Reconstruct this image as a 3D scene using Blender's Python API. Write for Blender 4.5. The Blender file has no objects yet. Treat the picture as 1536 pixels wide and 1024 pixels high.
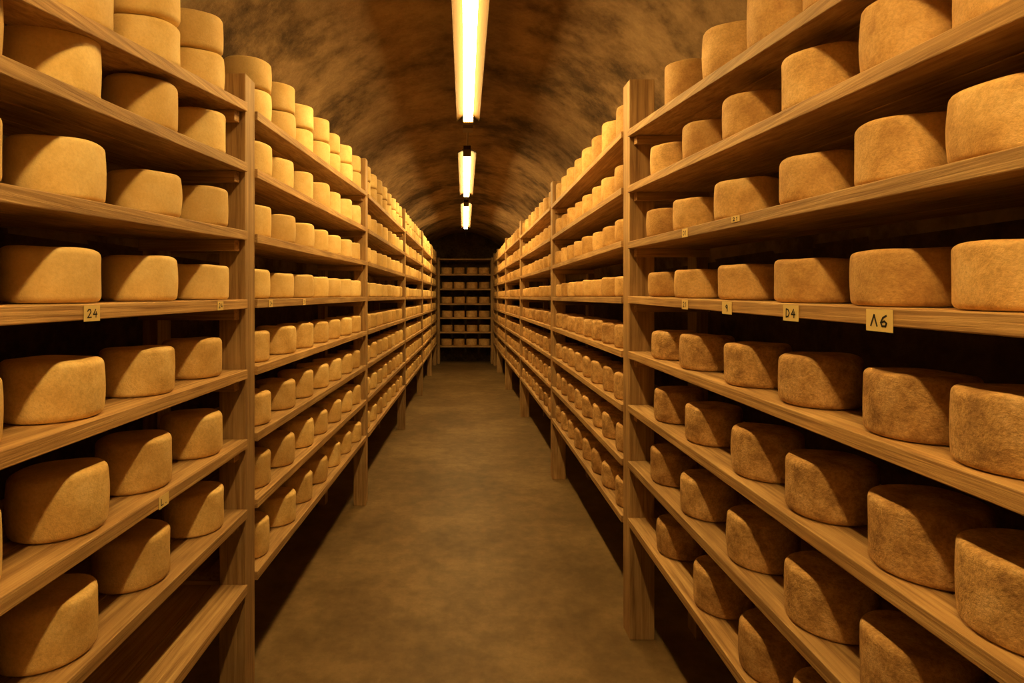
import bpy, math, random
from math import sin, cos, pi
random.seed(7)
F=850.0; K=F/560.0; CAMZ=2.05

# ---------------------------------------------------------------- materials
def new_mat(name):
    m=bpy.data.materials.new(name); m.use_nodes=True
    nt=m.node_tree; b=nt.nodes['Principled BSDF']
    return m,nt,b
def N(nt,t,**kw):
    n=nt.nodes.new(t)
    for k,v in kw.items():
        if k in n.inputs.keys(): n.inputs[k].default_value=v
        else: setattr(n,k,v)
    return n
def ramp(nt,stops):
    r=nt.nodes.new('ShaderNodeValToRGB'); e=r.color_ramp.elements
    while len(e)<len(stops): e.new(0.5)
    for i,(p,c) in enumerate(stops):
        e[i].position=p; e[i].color=(c[0],c[1],c[2],1)
    return r
def mapping(nt,scale):
    tc=N(nt,'ShaderNodeTexCoord'); mp=N(nt,'ShaderNodeMapping'); mp.inputs['Scale'].default_value=scale
    nt.links.new(tc.outputs['Object'],mp.inputs['Vector']); return mp
def mix(nt,blend,fac,a,b):
    m=nt.nodes.new('ShaderNodeMix'); m.data_type='RGBA'; m.blend_type=blend
    for idx,v in ((0,fac),(6,a),(7,b)):
        if hasattr(v,'is_linked') or hasattr(v,'links'): nt.links.new(v,m.inputs[idx])
        else: m.inputs[idx].default_value=v if idx==0 else (v[0],v[1],v[2],1)
    return m.outputs[2]

def wood_mat(name,scale,c1,c2,c3):
    m,nt,b=new_mat(name); L=nt.links
    at=N(nt,'ShaderNodeAttribute',attribute_name='tone')
    mp=mapping(nt,scale)
    add=N(nt,'ShaderNodeVectorMath',operation='ADD')
    sc=N(nt,'ShaderNodeVectorMath',operation='SCALE'); sc.inputs['Scale'].default_value=37.0
    L.new(at.outputs['Vector'],sc.inputs[0]); L.new(mp.outputs[0],add.inputs[0]); L.new(sc.outputs[0],add.inputs[1])
    n1=N(nt,'ShaderNodeTexNoise',Scale=1.0,Detail=8.0,Roughness=0.65,Distortion=0.6); L.new(add.outputs[0],n1.inputs['Vector'])
    r=ramp(nt,[(0.32,c1),(0.5,c2),(0.68,c3)]); L.new(n1.outputs['Fac'],r.inputs[0])
    n2=N(nt,'ShaderNodeTexNoise',Scale=3.0,Detail=4.0); mp2=mapping(nt,(1,1,1)); L.new(mp2.outputs[0],n2.inputs['Vector'])
    r2=ramp(nt,[(0.3,(.72,.68,.62)),(0.65,(1.05,1.05,1.05))]); L.new(n2.outputs['Fac'],r2.inputs[0])
    c=mix(nt,'MULTIPLY',0.8,r.outputs[0],r2.outputs[0])
    mr=N(nt,'ShaderNodeMapRange'); mr.inputs['To Min'].default_value=.8; mr.inputs['To Max'].default_value=1.1
    L.new(at.outputs['Fac'],mr.inputs[0])
    cc=N(nt,'ShaderNodeCombineColor'); [L.new(mr.outputs[0],cc.inputs[i]) for i in range(3)]
    c=mix(nt,'MULTIPLY',1.0,c,cc.outputs[0])
    L.new(c,b.inputs['Base Color']); b.inputs['Roughness'].default_value=.62
    bp=N(nt,'ShaderNodeBump',Strength=0.45,Distance=0.006); L.new(n1.outputs['Fac'],bp.inputs['Height']); L.new(bp.outputs[0],b.inputs['Normal'])
    return m
W1,W2,W3=(.31,.165,.055),(.53,.33,.132),(.70,.475,.22)
wood_h=wood_mat('pine_plank',(50,1.8,90),W1,W2,W3)
wood_v=wood_mat('pine_post',(45,45,1.8),tuple(v*.85 for v in W1),tuple(v*.85 for v in W2),tuple(v*.85 for v in W3))
wood_x=wood_mat('pine_bearer',(2.2,40,60),W1,W2,W3)

def cheese_mat(name,base,dark,light,amt,relief,top,ms=10.0):
    m,nt,b=new_mat(name); L=nt.links
    at=N(nt,'ShaderNodeAttribute',attribute_name='tone')
    mp=mapping(nt,(1,1,1))
    n1=N(nt,'ShaderNodeTexNoise',Scale=ms,Detail=9.0,Roughness=.7); L.new(mp.outputs[0],n1.inputs['Vector'])
    r=ramp(nt,[(0.37,dark),(0.5,base),(0.63,light)]); L.new(n1.outputs['Fac'],r.inputs[0])
    n2=N(nt,'ShaderNodeTexNoise',Scale=130.0,Detail=5.0,Roughness=.7); L.new(mp.outputs[0],n2.inputs['Vector'])
    r2=ramp(nt,[(0.36,(1-amt,1-amt*1.2,1-amt*1.4)),(0.58,(1.04,1.04,1.04))]); L.new(n2.outputs['Fac'],r2.inputs[0])
    c=mix(nt,'MULTIPLY',1.0,r.outputs[0],r2.outputs[0])
    geo=N(nt,'ShaderNodeNewGeometry'); sx=N(nt,'ShaderNodeSeparateXYZ'); L.new(geo.outputs['Normal'],sx.inputs[0])
    mrz=N(nt,'ShaderNodeMapRange'); mrz.inputs['From Min'].default_value=.6; mrz.inputs['From Max'].default_value=.95; L.new(sx.outputs['Z'],mrz.inputs[0])
    ct=mix(nt,'MULTIPLY',1.0,c,top)
    c=mix(nt,'MIX',mrz.outputs[0],c,ct)
    rt=ramp(nt,[(0,(.76,.69,.60)),(.35,(.94,.9,.85)),(1,(1.08,1.08,1.06))]); L.new(at.outputs['Fac'],rt.inputs[0])
    c=mix(nt,'MULTIPLY',1.0,c,rt.outputs[0])
    L.new(c,b.inputs['Base Color']); b.inputs['Roughness'].default_value=.65
    b.inputs['Specular IOR Level'].default_value=.25
    n3=N(nt,'ShaderNodeTexNoise',Scale=45.0,Detail=7.0,Roughness=.72); L.new(mp.outputs[0],n3.inputs['Vector'])
    a=N(nt,'ShaderNodeMath',operation='ADD'); L.new(n2.outputs['Fac'],a.inputs[0]); L.new(n3.outputs['Fac'],a.inputs[1])
    bp=N(nt,'ShaderNodeBump',Strength=relief,Distance=0.004); L.new(a.outputs[0],bp.inputs['Height']); L.new(bp.outputs[0],b.inputs['Normal'])
    return m
ch_l=cheese_mat('cheese_rind_yellow',(.81,.62,.29),(.75,.55,.23),(.86,.69,.36),.04,.22,(1,.98,.95),6)
ch_l2=cheese_mat('cheese_rind_yellow_aged',(.77,.56,.24),(.67,.45,.17),(.84,.65,.32),.10,.45,(1,.97,.92),9)
ch_r=cheese_mat('cheese_rind_tan',(.69,.46,.19),(.55,.34,.13),(.77,.55,.26),.13,.5,(.98,.93,.86))
ch_r2=cheese_mat('cheese_rind_tan_aged',(.62,.395,.16),(.40,.235,.09),(.77,.54,.27),.24,1.0,(1.02,.98,.94),14)

def stone_mat(name,stops,scale,bump,rough=.9,fine=None,fine_lo=(.6,.57,.52),fs=8):
    m,nt,b=new_mat(name); L=nt.links; mp=mapping(nt,(1,1,1))
    n1=N(nt,'ShaderNodeTexNoise',Scale=scale,Detail=12.0,Roughness=.7); L.new(mp.outputs[0],n1.inputs['Vector'])
    r=ramp(nt,stops); L.new(n1.outputs['Fac'],r.inputs[0])
    n2=N(nt,'ShaderNodeTexNoise',Scale=scale*fs,Detail=10.0,Roughness=.75); L.new(mp.outputs[0],n2.inputs['Vector'])
    r2=ramp(nt,[(0.38,fine_lo),(0.6,(1.08,1.08,1.08))]); L.new(n2.outputs['Fac'],r2.inputs[0])
    c=mix(nt,'MULTIPLY',fine or .6,r.outputs[0],r2.outputs[0])
    L.new(c,b.inputs['Base Color']); b.inputs['Roughness'].default_value=rough
    b.inputs['Specular IOR Level'].default_value=.25
    a=N(nt,'ShaderNodeMath',operation='ADD'); L.new(n1.outputs['Fac'],a.inputs[0]); L.new(n2.outputs['Fac'],a.inputs[1])
    bp=N(nt,'ShaderNodeBump',Strength=0.5,Distance=bump); L.new(a.outputs[0],bp.inputs['Height']); L.new(bp.outputs[0],b.inputs['Normal'])
    return m
vault_m=stone_mat('old_plaster_vault',[(0.38,(.085,.053,.024)),(0.45,(.19,.122,.057)),(0.53,(.30,.20,.10)),(0.66,(.40,.28,.15))],1.1,.03,fine=.6,fine_lo=(.58,.54,.49),fs=5)
wall_m=stone_mat('cellar_wall_plaster',[(0.35,(.05,.03,.015)),(0.6,(.14,.09,.045)),(0.75,(.2,.13,.07))],2.0,.03)
floor_m=stone_mat('worn_concrete',[(0.38,(.155,.098,.038)),(0.5,(.205,.132,.054)),(0.62,(.275,.185,.082))],.9,.004,rough=.5,fine=.3)

def plain(name,col,rough=.5,metal=0,emit=None,es=0):
    m,nt,b=new_mat(name); b.inputs['Base Color'].default_value=(*col,1); b.inputs['Roughness'].default_value=rough
    b.inputs['Metallic'].default_value=metal
    if emit: b.inputs['Emission Color'].default_value=(*emit,1); b.inputs['Emission Strength'].default_value=es
    return m
enamel=plain('bronzed_reflector',(.035,.019,.005),.7)
enamel.node_tree.nodes['Principled BSDF'].inputs['Specular IOR Level'].default_value=.05
tube_m=plain('fluorescent_tube_glow',(1,.9,.7),.3,0,(1,.675,.25),86)
metal=plain('galvanised_metal',(.25,.18,.10),.45,.7)
paper=plain('aged_paper',(.80,.62,.26),.8)
ink=plain('black_ink',(.03,.02,.01),.7)

# ---------------------------------------------------------------- mesh helper
class MB:
    def __init__(s): s.v=[];s.f=[];s.t=[];s.m=[]
    def add(s,vs,fs,tone=.5,mi=0):
        o=len(s.v); s.v+=vs; s.f+=[tuple(o+i for i in f) for f in fs]; s.t+=[tone]*len(vs); s.m+=[mi]*len(fs)
    def box(s,x0,x1,y0,y1,z0,z1,tone=None,mi=0,fz=None,fx=None):
        if x0>x1:x0,x1=x1,x0
        vs=[(x,y,z) for x in (x0,x1) for y in (y0,y1) for z in (z0,z1)]
        if fz: vs=[(x,y,z+fz(y)) for x,y,z in vs]
        if fx: vs=[(x+fx(y),y,z) for x,y,z in vs]
        s.add(vs,[(0,1,3,2),(4,6,7,5),(0,4,5,1),(2,3,7,6),(0,2,6,4),(1,5,7,3)],random.random() if tone is None else tone,mi)
    def obj(s,name,mats,parent=None,smooth=False,bevel=0):
        me=bpy.data.meshes.new(name); me.from_pydata(s.v,[],s.f)
        a=me.attributes.new('tone','FLOAT','POINT'); a.data.foreach_set('value',s.t)
        for m in mats: me.materials.append(m)
        me.polygons.foreach_set('material_index',s.m)
        if smooth: me.polygons.foreach_set('use_smooth',[True]*len(s.f))
        me.update()
        o=bpy.data.objects.new(name,me); bpy.context.collection.objects.link(o)
        if parent: o.parent=parent
        if bevel:
            b=o.modifiers.new('bevel','BEVEL'); b.width=bevel; b.segments=2; b.limit_method='ANGLE'
        return o
def empty(name):
    e=bpy.data.objects.new(name,None); bpy.context.collection.objects.link(e); return e

# ---------------------------------------------------------------- cheeses
def cheese(mb,x,y,z,r,h,slope=0,seg=40,tone=None,mi=0):
    rc=.148*random.uniform(.10,.15); prof=[(0,0),(r*.6,0),(r-rc*1.25,0)]
    for i in range(1,4):
        a=-pi/2+i*(pi/2)/4; prof.append((r-rc+rc*cos(a),rc+rc*sin(a)))
    bul=random.uniform(-.001,.004)
    for k in range(5):
        t=k/4; prof.append((r+bul*sin(pi*t),rc+(h-2*rc)*t))
    for i in range(1,4):
        a=i*(pi/2)/4; prof.append((r-rc+rc*cos(a),h-rc+rc*sin(a)))
    prof+= [(r-rc*1.25,h),(r*.6,h+.0003),(r*.3,h+.0003)]
    p1,p2,p3=[random.uniform(0,6.28) for _ in range(3)]
    a2=random.uniform(.0,.014); a3=random.uniform(0,.008)
    tl=random.uniform(-.03,.03); rings=prof[1:]
    vs=[(x,y,z)]; fs=[]
    for (pr,pz) in rings:
        for j in range(seg):
            th=2*pi*j/seg
            k=1+a2*cos(2*th+p1)+a3*cos(3*th+p2)+.004*sin(5*th+p3+pz*30)
            dx=pr*k*cos(th); dy=pr*k*sin(th)
            zz=pz+ (pz/h)*(tl*dx+.0015*sin(4*th+p1)*pr/r)
            vs.append((x+dx,y+dy,z+zz+slope*dy))
    n=len(rings); vs.append((x,y,z+h+.0003))
    for j in range(seg):
        j2=(j+1)%seg
        fs.append((0,1+j2,1+j))
        for i in range(n-1):
            fs.append((1+i*seg+j,1+i*seg+j2,1+(i+1)*seg+j2,1+(i+1)*seg+j))
        fs.append((1+(n-1)*seg+j,1+(n-1)*seg+j2,1+n*seg))
    mb.add(vs,fs,random.random() if tone is None else tone,mi)

# ---------------------------------------------------------------- side racks
def lerp(pts,d):
    d=d/K
    if d<=pts[0][0]: return pts[0][1]
    for (a,va),(b,vb) in zip(pts,pts[1:]):
        if d<=b: return va+(vb-va)*(d-a)/(b-a)
    return pts[-1][1]
XL=[(-3,1.0),(1.78,1.0),(3.74,.97),(5.83,.92),(7.81,.87),(11.3,.84)]
XR=[(-3,.985),(4.28,.985),(6.45,.95),(8.35,.90),(11.3,.86)]
TH=.042
Lf=[(.70,.885),(.52,.61),(.245,.30),(-.02,-.012),(-.328,-.331),(-.64,-.648),(-.955,-.967),(-1.30,-1.31)]
Rf=[(.76,.985),(.53,.655),(.265,.325),(-.03,.002),(-.34,-.325),(-.662,-.645),(-1.0,-.98),(-1.345,-1.32)]
FAR=[1.03,.68,.35,.0,-.335,-.67,-1.005,-1.36]
HR=[.205,.165,.148,.135,.150,.166,.170,.166]
HL=[.155,.172,.158,.148,.155,.166,.170,.170]
DSR=[[1.84,1.54,1.285,1.07,.88,.71,.50],[1.99,1.70,1.425,1.14,.91,.73,.54],[2.02,1.755,1.455,1.16,.92,.74,.55],
     [2.02,1.75,1.46,1.18,.93,.735,.54],[1.97,1.70,1.405,1.16,.912,.73,.54],[1.96,1.68,1.375,1.13,.90,.73,.53],
     [1.99,1.70,1.40,1.14,.908,.73,.53],[1.93,1.60,1.33,1.11,.90,.71,.52]]
DSL=[[1.56,1.31,1.05,.80,.54,.27,0.0],[1.56,1.29,1.02,.79,.52,.26,0.0],[1.565,1.30,1.02,.785,.52,.26,0.0],[1.575,1.295,1.01,.778,.52,.26,0.0],
     [1.54,1.28,1.02,.785,.52,.26,0.],[1.545,1.265,1.03,.785,.52,.26,0.],[1.56,1.27,1.0,.77,.52,.26,0.],[]]
def shelf_z(side,bay,s,d):
    d=d/K
    if side<0:
        if bay==1:
            n,f=Lf[s]; return CAMZ+n+(f-n)*(d-.82)/(1.70-.82)
        if bay==2:
            n=Lf[s][1]; return CAMZ+n+(FAR[s]-n)*(d-1.78)/1.9
        if bay==0: return CAMZ+Lf[s][0]-.02
    else:
        if bay==1:
            n,f=Rf[s]; return CAMZ+n+(f-n)*(d-.66)/(2.15-.66)
        if bay==0: return CAMZ+Rf[s][0]-.02
    return CAMZ+FAR[s]
WALL=1.8
def build_side(side,ends,X,pw,pd,tops,mats):
    ends=[e*K for e in ends]
    for b in range(len(ends)-1):
        y0=ends[b]; y1=ends[b+1]-pd
        rack=empty('wooden_shelf_rack')
        posts=MB(); sh=MB(); be=MB()
        fx0=lambda d: side*lerp(X,d)
        def post(ya,yb,top):
            xa=lerp(X,(ya+yb)/2)
            posts.box(side*xa,side*(xa+pw),ya,yb,0,top)
            posts.box(side*(xa+.40),side*(xa+.40+.07),ya,yb,0,top)
        if b==0: post(ends[0]-pd,ends[0],tops[0])
        post(y1,ends[b+1],tops[b+1])
        ch=MB(); r=.114
        for s in range(8):
            zf=lambda d: shelf_z(side,b,s,d)
            g=.002
            for (xa,xb) in ((-.012,.150),(.153,.305),(.308,.47)):
                sh.box(xa*side,xb*side,y0+g,y1-g,-TH,0,fz=zf,fx=fx0)
            for yy0,yy1 in ((y0+g,y0+.06),(y1-.06,y1-g)):
                be.box(.025*side,.455*side,yy0,yy1,-TH-.05,-TH-.001,fz=zf,fx=fx0)
            if b==1:
                ds=[d*K for d in (DSL if side<0 else DSR)[s]]
            else:
                n=8 if b!=2 else (7 if side<0 else 8)
                L=(y1-y0-.04); ds=[y0+.02+L*(i+.5)/n for i in range(n)]
            seg=60 if b==1 else (40 if b==2 else 24)
            jit=.010 if b==1 else .018
            for d in ds:
                d+=random.uniform(-jit,jit)
                rr=r*random.uniform(.98,1.03)*(1.05 if (s>4 and side>0) else 1)
                cnt=2 if (s==0 and side<0) else 1
                h=(HL if side<0 else HR)[s]*random.uniform(.97,1.04)
                d=min(max(d,y0+rr+.012),y1-rr-.012)
                sl=(zf(d+.05)-zf(d-.05))/.1
                xx=side*(lerp(X,d)+.002+rr+random.uniform(0,.012)+(.002 if s>3 else 0))
                zz=zf(d)+.0012
                for c in range(cnt):
                    cheese(ch,xx+(random.uniform(-.006,.006) if c else 0),d,zz,rr,h,sl,seg,None,1 if s>3 else 0)
                    zz+=h+.005
        posts.obj('posts',[wood_v],rack,bevel=.004)
        sh.obj('shelves',[wood_h],rack,bevel=.003)
        be.obj('bearers',[wood_x],rack,bevel=.003)
        ch.obj('cheese_wheels',mats,None,smooth=True)
build_side(-1,[-2.2,-.22,1.78,3.74,5.83,7.81,9.75,11.2],XL,.12,.118,[CAMZ+1.1,CAMZ+1.0,CAMZ+1.02]+[CAMZ+1.36]*5,[ch_l,ch_l2])
build_side(1,[-1.68,.32,2.32,4.28,6.45,8.35,10.2,11.2],XR,.15,.135,[CAMZ+1.3]*8,[ch_r,ch_r2])

# ---------------------------------------------------------------- end rack
BD=11.42*K
rack=empty('wooden_end_rack'); p=MB(); s_=MB(); ch=MB()
for x in (-.80,.84):
    for y in (BD,BD+.34): p.box(x-.035,x+.035,y,y+.06,0,CAMZ+1.2)
zs=[1.17,.70,.25,-.20,-.63,-1.07,-1.50]
for i,z in enumerate(zs):
    s_.box(-.762,.802,BD+.002,BD+.40,CAMZ+z-.045,CAMZ+z)
    if i:
        for k in range(4):
            cheese(ch,-.55+k*.385+random.uniform(-.01,.01),BD+.19,CAMZ+z+.001,.17,.20,0,24)
p.obj('posts',[wood_v],rack); s_.obj('shelves',[wood_x],rack); ch.obj('cheese_wheels',[ch_r],None,smooth=True)

# ---------------------------------------------------------------- room shell
def grid(name,fn,nu,nv,mat,flip=False):
    vs=[fn(i/nu,j/nv) for j in range(nv+1) for i in range(nu+1)]
    fs=[]
    for j in range(nv):
        for i in range(nu):
            a=j*(nu+1)+i; q=(a,a+1,a+nu+2,a+nu+1); fs.append(q[::-1] if flip else q)
    mb=MB(); mb.add(vs,fs); return mb.obj(name,[mat],smooth=True)
from mathutils import noise, Vector
Y0,Y1=-3.2*K,11.95*K
SPR=2.3
def vault(u,v):
    a=pi*u; y=Y0+(Y1-Y0)*v
    d=.040*noise.noise(Vector((a*1.6,y*.9,3)))+.016*noise.noise(Vector((a*4,y*2.2,9)))
    if u in (0,1): d=0
    return (-(WALL+d)*cos(a),y,SPR+(WALL+d)*sin(a))
grid('ceiling',vault,80,240,vault_m,True)
mb=MB(); mb.box(-WALL-.1,WALL+.1,Y0-.1,Y1+.1,-.1,0); mb.obj('floor',[floor_m])
mb=MB(); mb.box(-WALL-.12,-WALL,Y0,Y1,0,SPR+.02); mb.obj('wall_left',[wall_m])
mb=MB(); mb.box(WALL,WALL+.12,Y0,Y1,0,SPR+.02); mb.obj('wall_right',[wall_m])
mb=MB(); mb.box(-WALL-.1,WALL+.1,Y1,Y1+.12,0,4.3); mb.obj('wall_back',[wall_m])
mb=MB(); mb.box(-WALL-.1,WALL+.1,Y0-.12,Y0,0,4.3); mb.obj('wall_front',[wall_m])

# ---------------------------------------------------------------- fluorescent lights
def cyl(mb,x,z,y0,y1,r,mi,seg=16,axis='y'):
    vs=[]
    for yy in (y0,y1):
        for j in range(seg):
            a=2*pi*j/seg
            vs.append((x+r*cos(a),yy,z+r*sin(a)) if axis=='y' else (x+r*cos(a),z+r*sin(a),yy))
    fs=[(j,(j+1)%seg,seg+(j+1)%seg,seg+j) for j in range(seg)]+[tuple(range(seg))[::-1],tuple(range(seg,2*seg))]
    mb.add(vs,fs,.5,mi)
CZ=4.0
def lamp(y0,y1,x,z):
    y0*=K;y1*=K
    e=empty('fluorescent_light')
    h=MB()
    prof=[(-.115,.004),(-.045,.05),(-.045,.09),(.045,.09),(.045,.05),(.115,.004),(.114,-.001),(.043,.044),(-.043,.044),(-.114,-.001)]
    n=len(prof)
    vs=[(x+a,yy,z+b) for yy in (y0,y1) for a,b in prof]
    fs=[(i,(i+1)%n,n+(i+1)%n,n+i) for i in range(n)]
    fs+=[(0,1,8,9),(1,2,3,4,7,8),(4,5,6,7)]; fs+=[tuple(n+i for i in f)[::-1] for f in [(0,1,8,9),(1,2,3,4,7,8),(4,5,6,7)]]
    h.add(vs,fs)
    h.obj('reflector_housing',[enamel],e)
    t=MB()
    for dx in (-.024,.024): cyl(t,x+dx,z-.004,y0+.09,y1-.09,.022,0)
    t.obj('tubes',[tube_m],e,smooth=False)
    c=MB()
    for a,b in ((y0,y0+.088),(y1-.088,y1)): c.box(x-.05,x+.05,a+.002,b-.002,z-.028,z+.042)
    for yy in (y0+.25,y1-.25): cyl(c,x,yy,z+.091,CZ-.014,.009,0,10,'z')
    c.obj('sockets_and_stems',[metal],e)
for y0,y1,x in ((-1.25,.85,.045),(1.65,3.80,.035),(4.62,6.6,.03),(7.2,9.7,.03)):
    lamp(y0,y1,x,CAMZ+1.78)
c=MB()
cyl(c,.033,CZ,Y0+.02,Y1-.05,.013,0,10)
c.box(-.02,.09,4.1*K,4.1*K+.16,CZ-.10,CZ-.014)
c.obj('electrical_conduit',[metal])

# ---------------------------------------------------------------- shelf labels
G={'2':[[(.08,.78),(.3,1),(.68,.98),(.82,.72),(.5,.35),(.08,0),(.92,.03)]],
'4':[[(.62,1),(.08,.36),(.95,.38)],[(.72,.68),(.66,0)]],
'D':[[(.12,0),(.15,1),(.6,.92),(.9,.52),(.6,.08),(.12,0)]],
'0':[[(.5,1),(.15,.75),(.12,.25),(.5,0),(.85,.3),(.85,.75),(.5,1)]],
'A':[[(.05,0),(.5,1),(.9,0)]],
'6':[[(.85,.98),(.4,.78),(.12,.35),(.3,.02),(.75,.04),(.88,.3),(.6,.48),(.2,.36)]],
'9':[[(.8,.8),(.4,1),(.15,.75),(.4,.5),(.8,.65),(.82,.9),(.7,0)]],
'L':[[(.15,1),(.12,0),(.85,.05)]],'1':[[(.3,.8),(.55,1),(.5,0)]],'.':[[(.4,0),(.55,.04)]]}
def label(side,bay,s,u,txt,w=.052,h=.05,drop=.004):
    w*=K
    X=(1.0 if side<0 else .985)-.012
    d=F*X/u; zt=shelf_z(side,bay,s,d)-drop
    slope=(shelf_z(side,bay,s,d+.02)-shelf_z(side,bay,s,d-.02))/.04
    mb=MB(); xf=side*(X-.0012)
    if side<0 and bay==2: xf=-(lerp(XL,d)-.0132-.001)
    sgn=1 if side<0 else -1
    def P(a,b,off): return (xf-side*off, d+sgn*a, zt+b+slope*sgn*a)
    q=[P(-w/2,-h,0),P(w/2,-h,0),P(w/2,0,0),P(-w/2,0,0),P(-w/2,-h,.0012),P(w/2,-h,.0012),P(w/2,0,.0012),P(-w/2,0,.0012)]
    mb.add(q,[(0,1,2,3),(4,5,6,7),(0,1,5,4),(1,2,6,5),(2,3,7,6),(3,0,4,7)],.5,0)
    n=len(txt); gw=w*.28; gh=h*.5; tot=n*gw+(n-1)*w*.08; x0=-tot/2; st=w*.027
    for chh in txt:
        for pl in G[chh]:
            for (ax,ay),(bx,by) in zip(pl,pl[1:]):
                A=(x0+ax*gw,-h*.76+ay*gh); B=(x0+bx*gw,-h*.76+by*gh)
                dx,dy=B[0]-A[0],B[1]-A[1]; l=math.hypot(dx,dy) or 1; dx/=l;dy/=l
                A=(A[0]-dx*st*.6,A[1]-dy*st*.6);B=(B[0]+dx*st*.6,B[1]+dy*st*.6); nx,ny=-dy*st,dx*st
                mb.add([P(A[0]+nx,A[1]+ny,.0018),P(B[0]+nx,B[1]+ny,.0018),P(B[0]-nx,B[1]-ny,.0018),P(A[0]-nx,A[1]-ny,.0018)],[(0,1,2,3)],.5,1)
        x0+=gw+w*.08
    mb.obj('shelf_label',[paper,ink])
label(-1,1,3,560,'24',.042,.042)
label(-1,1,3,367,'24',.036,.036)
label(-1,1,5,452,'L.',.04,.04)
label(-1,2,3,292,'24',.036,.036)
label(-1,2,3,243,'24',.036,.036)
label(1,1,3,623,'A6',.056,.052)
label(1,1,3,490,'D4',.052,.048)
label(1,1,3,394,'9',.05,.046)
label(1,1,3,331,'21',.045,.042)
label(1,1,2,331,'01',.042,.038)
label(1,1,2,407,'21',.04,.022,.002)

# ---------------------------------------------------------------- world, camera
w=bpy.data.worlds.new('cellar_world'); bpy.context.scene.world=w; w.use_nodes=True
w.node_tree.nodes['Background'].inputs[0].default_value=(.3,.16,.06,1); w.node_tree.nodes['Background'].inputs[1].default_value=.05
cam=bpy.data.cameras.new('camera'); co=bpy.data.objects.new('camera',cam); bpy.context.collection.objects.link(co)
co.location=(0,0,CAMZ); co.rotation_euler=(pi/2,0,0)
cam.sensor_width=36; cam.lens=F/1536*36; cam.shift_x=(768-697)/1536; cam.shift_y=-(512-445)/1536
cam.clip_start=.02
bpy.context.scene.camera=co
vs=bpy.context.scene.view_settings
vs.view_transform='Standard'; vs.look='None'; vs.exposure=0.0; vs.gamma=0.91
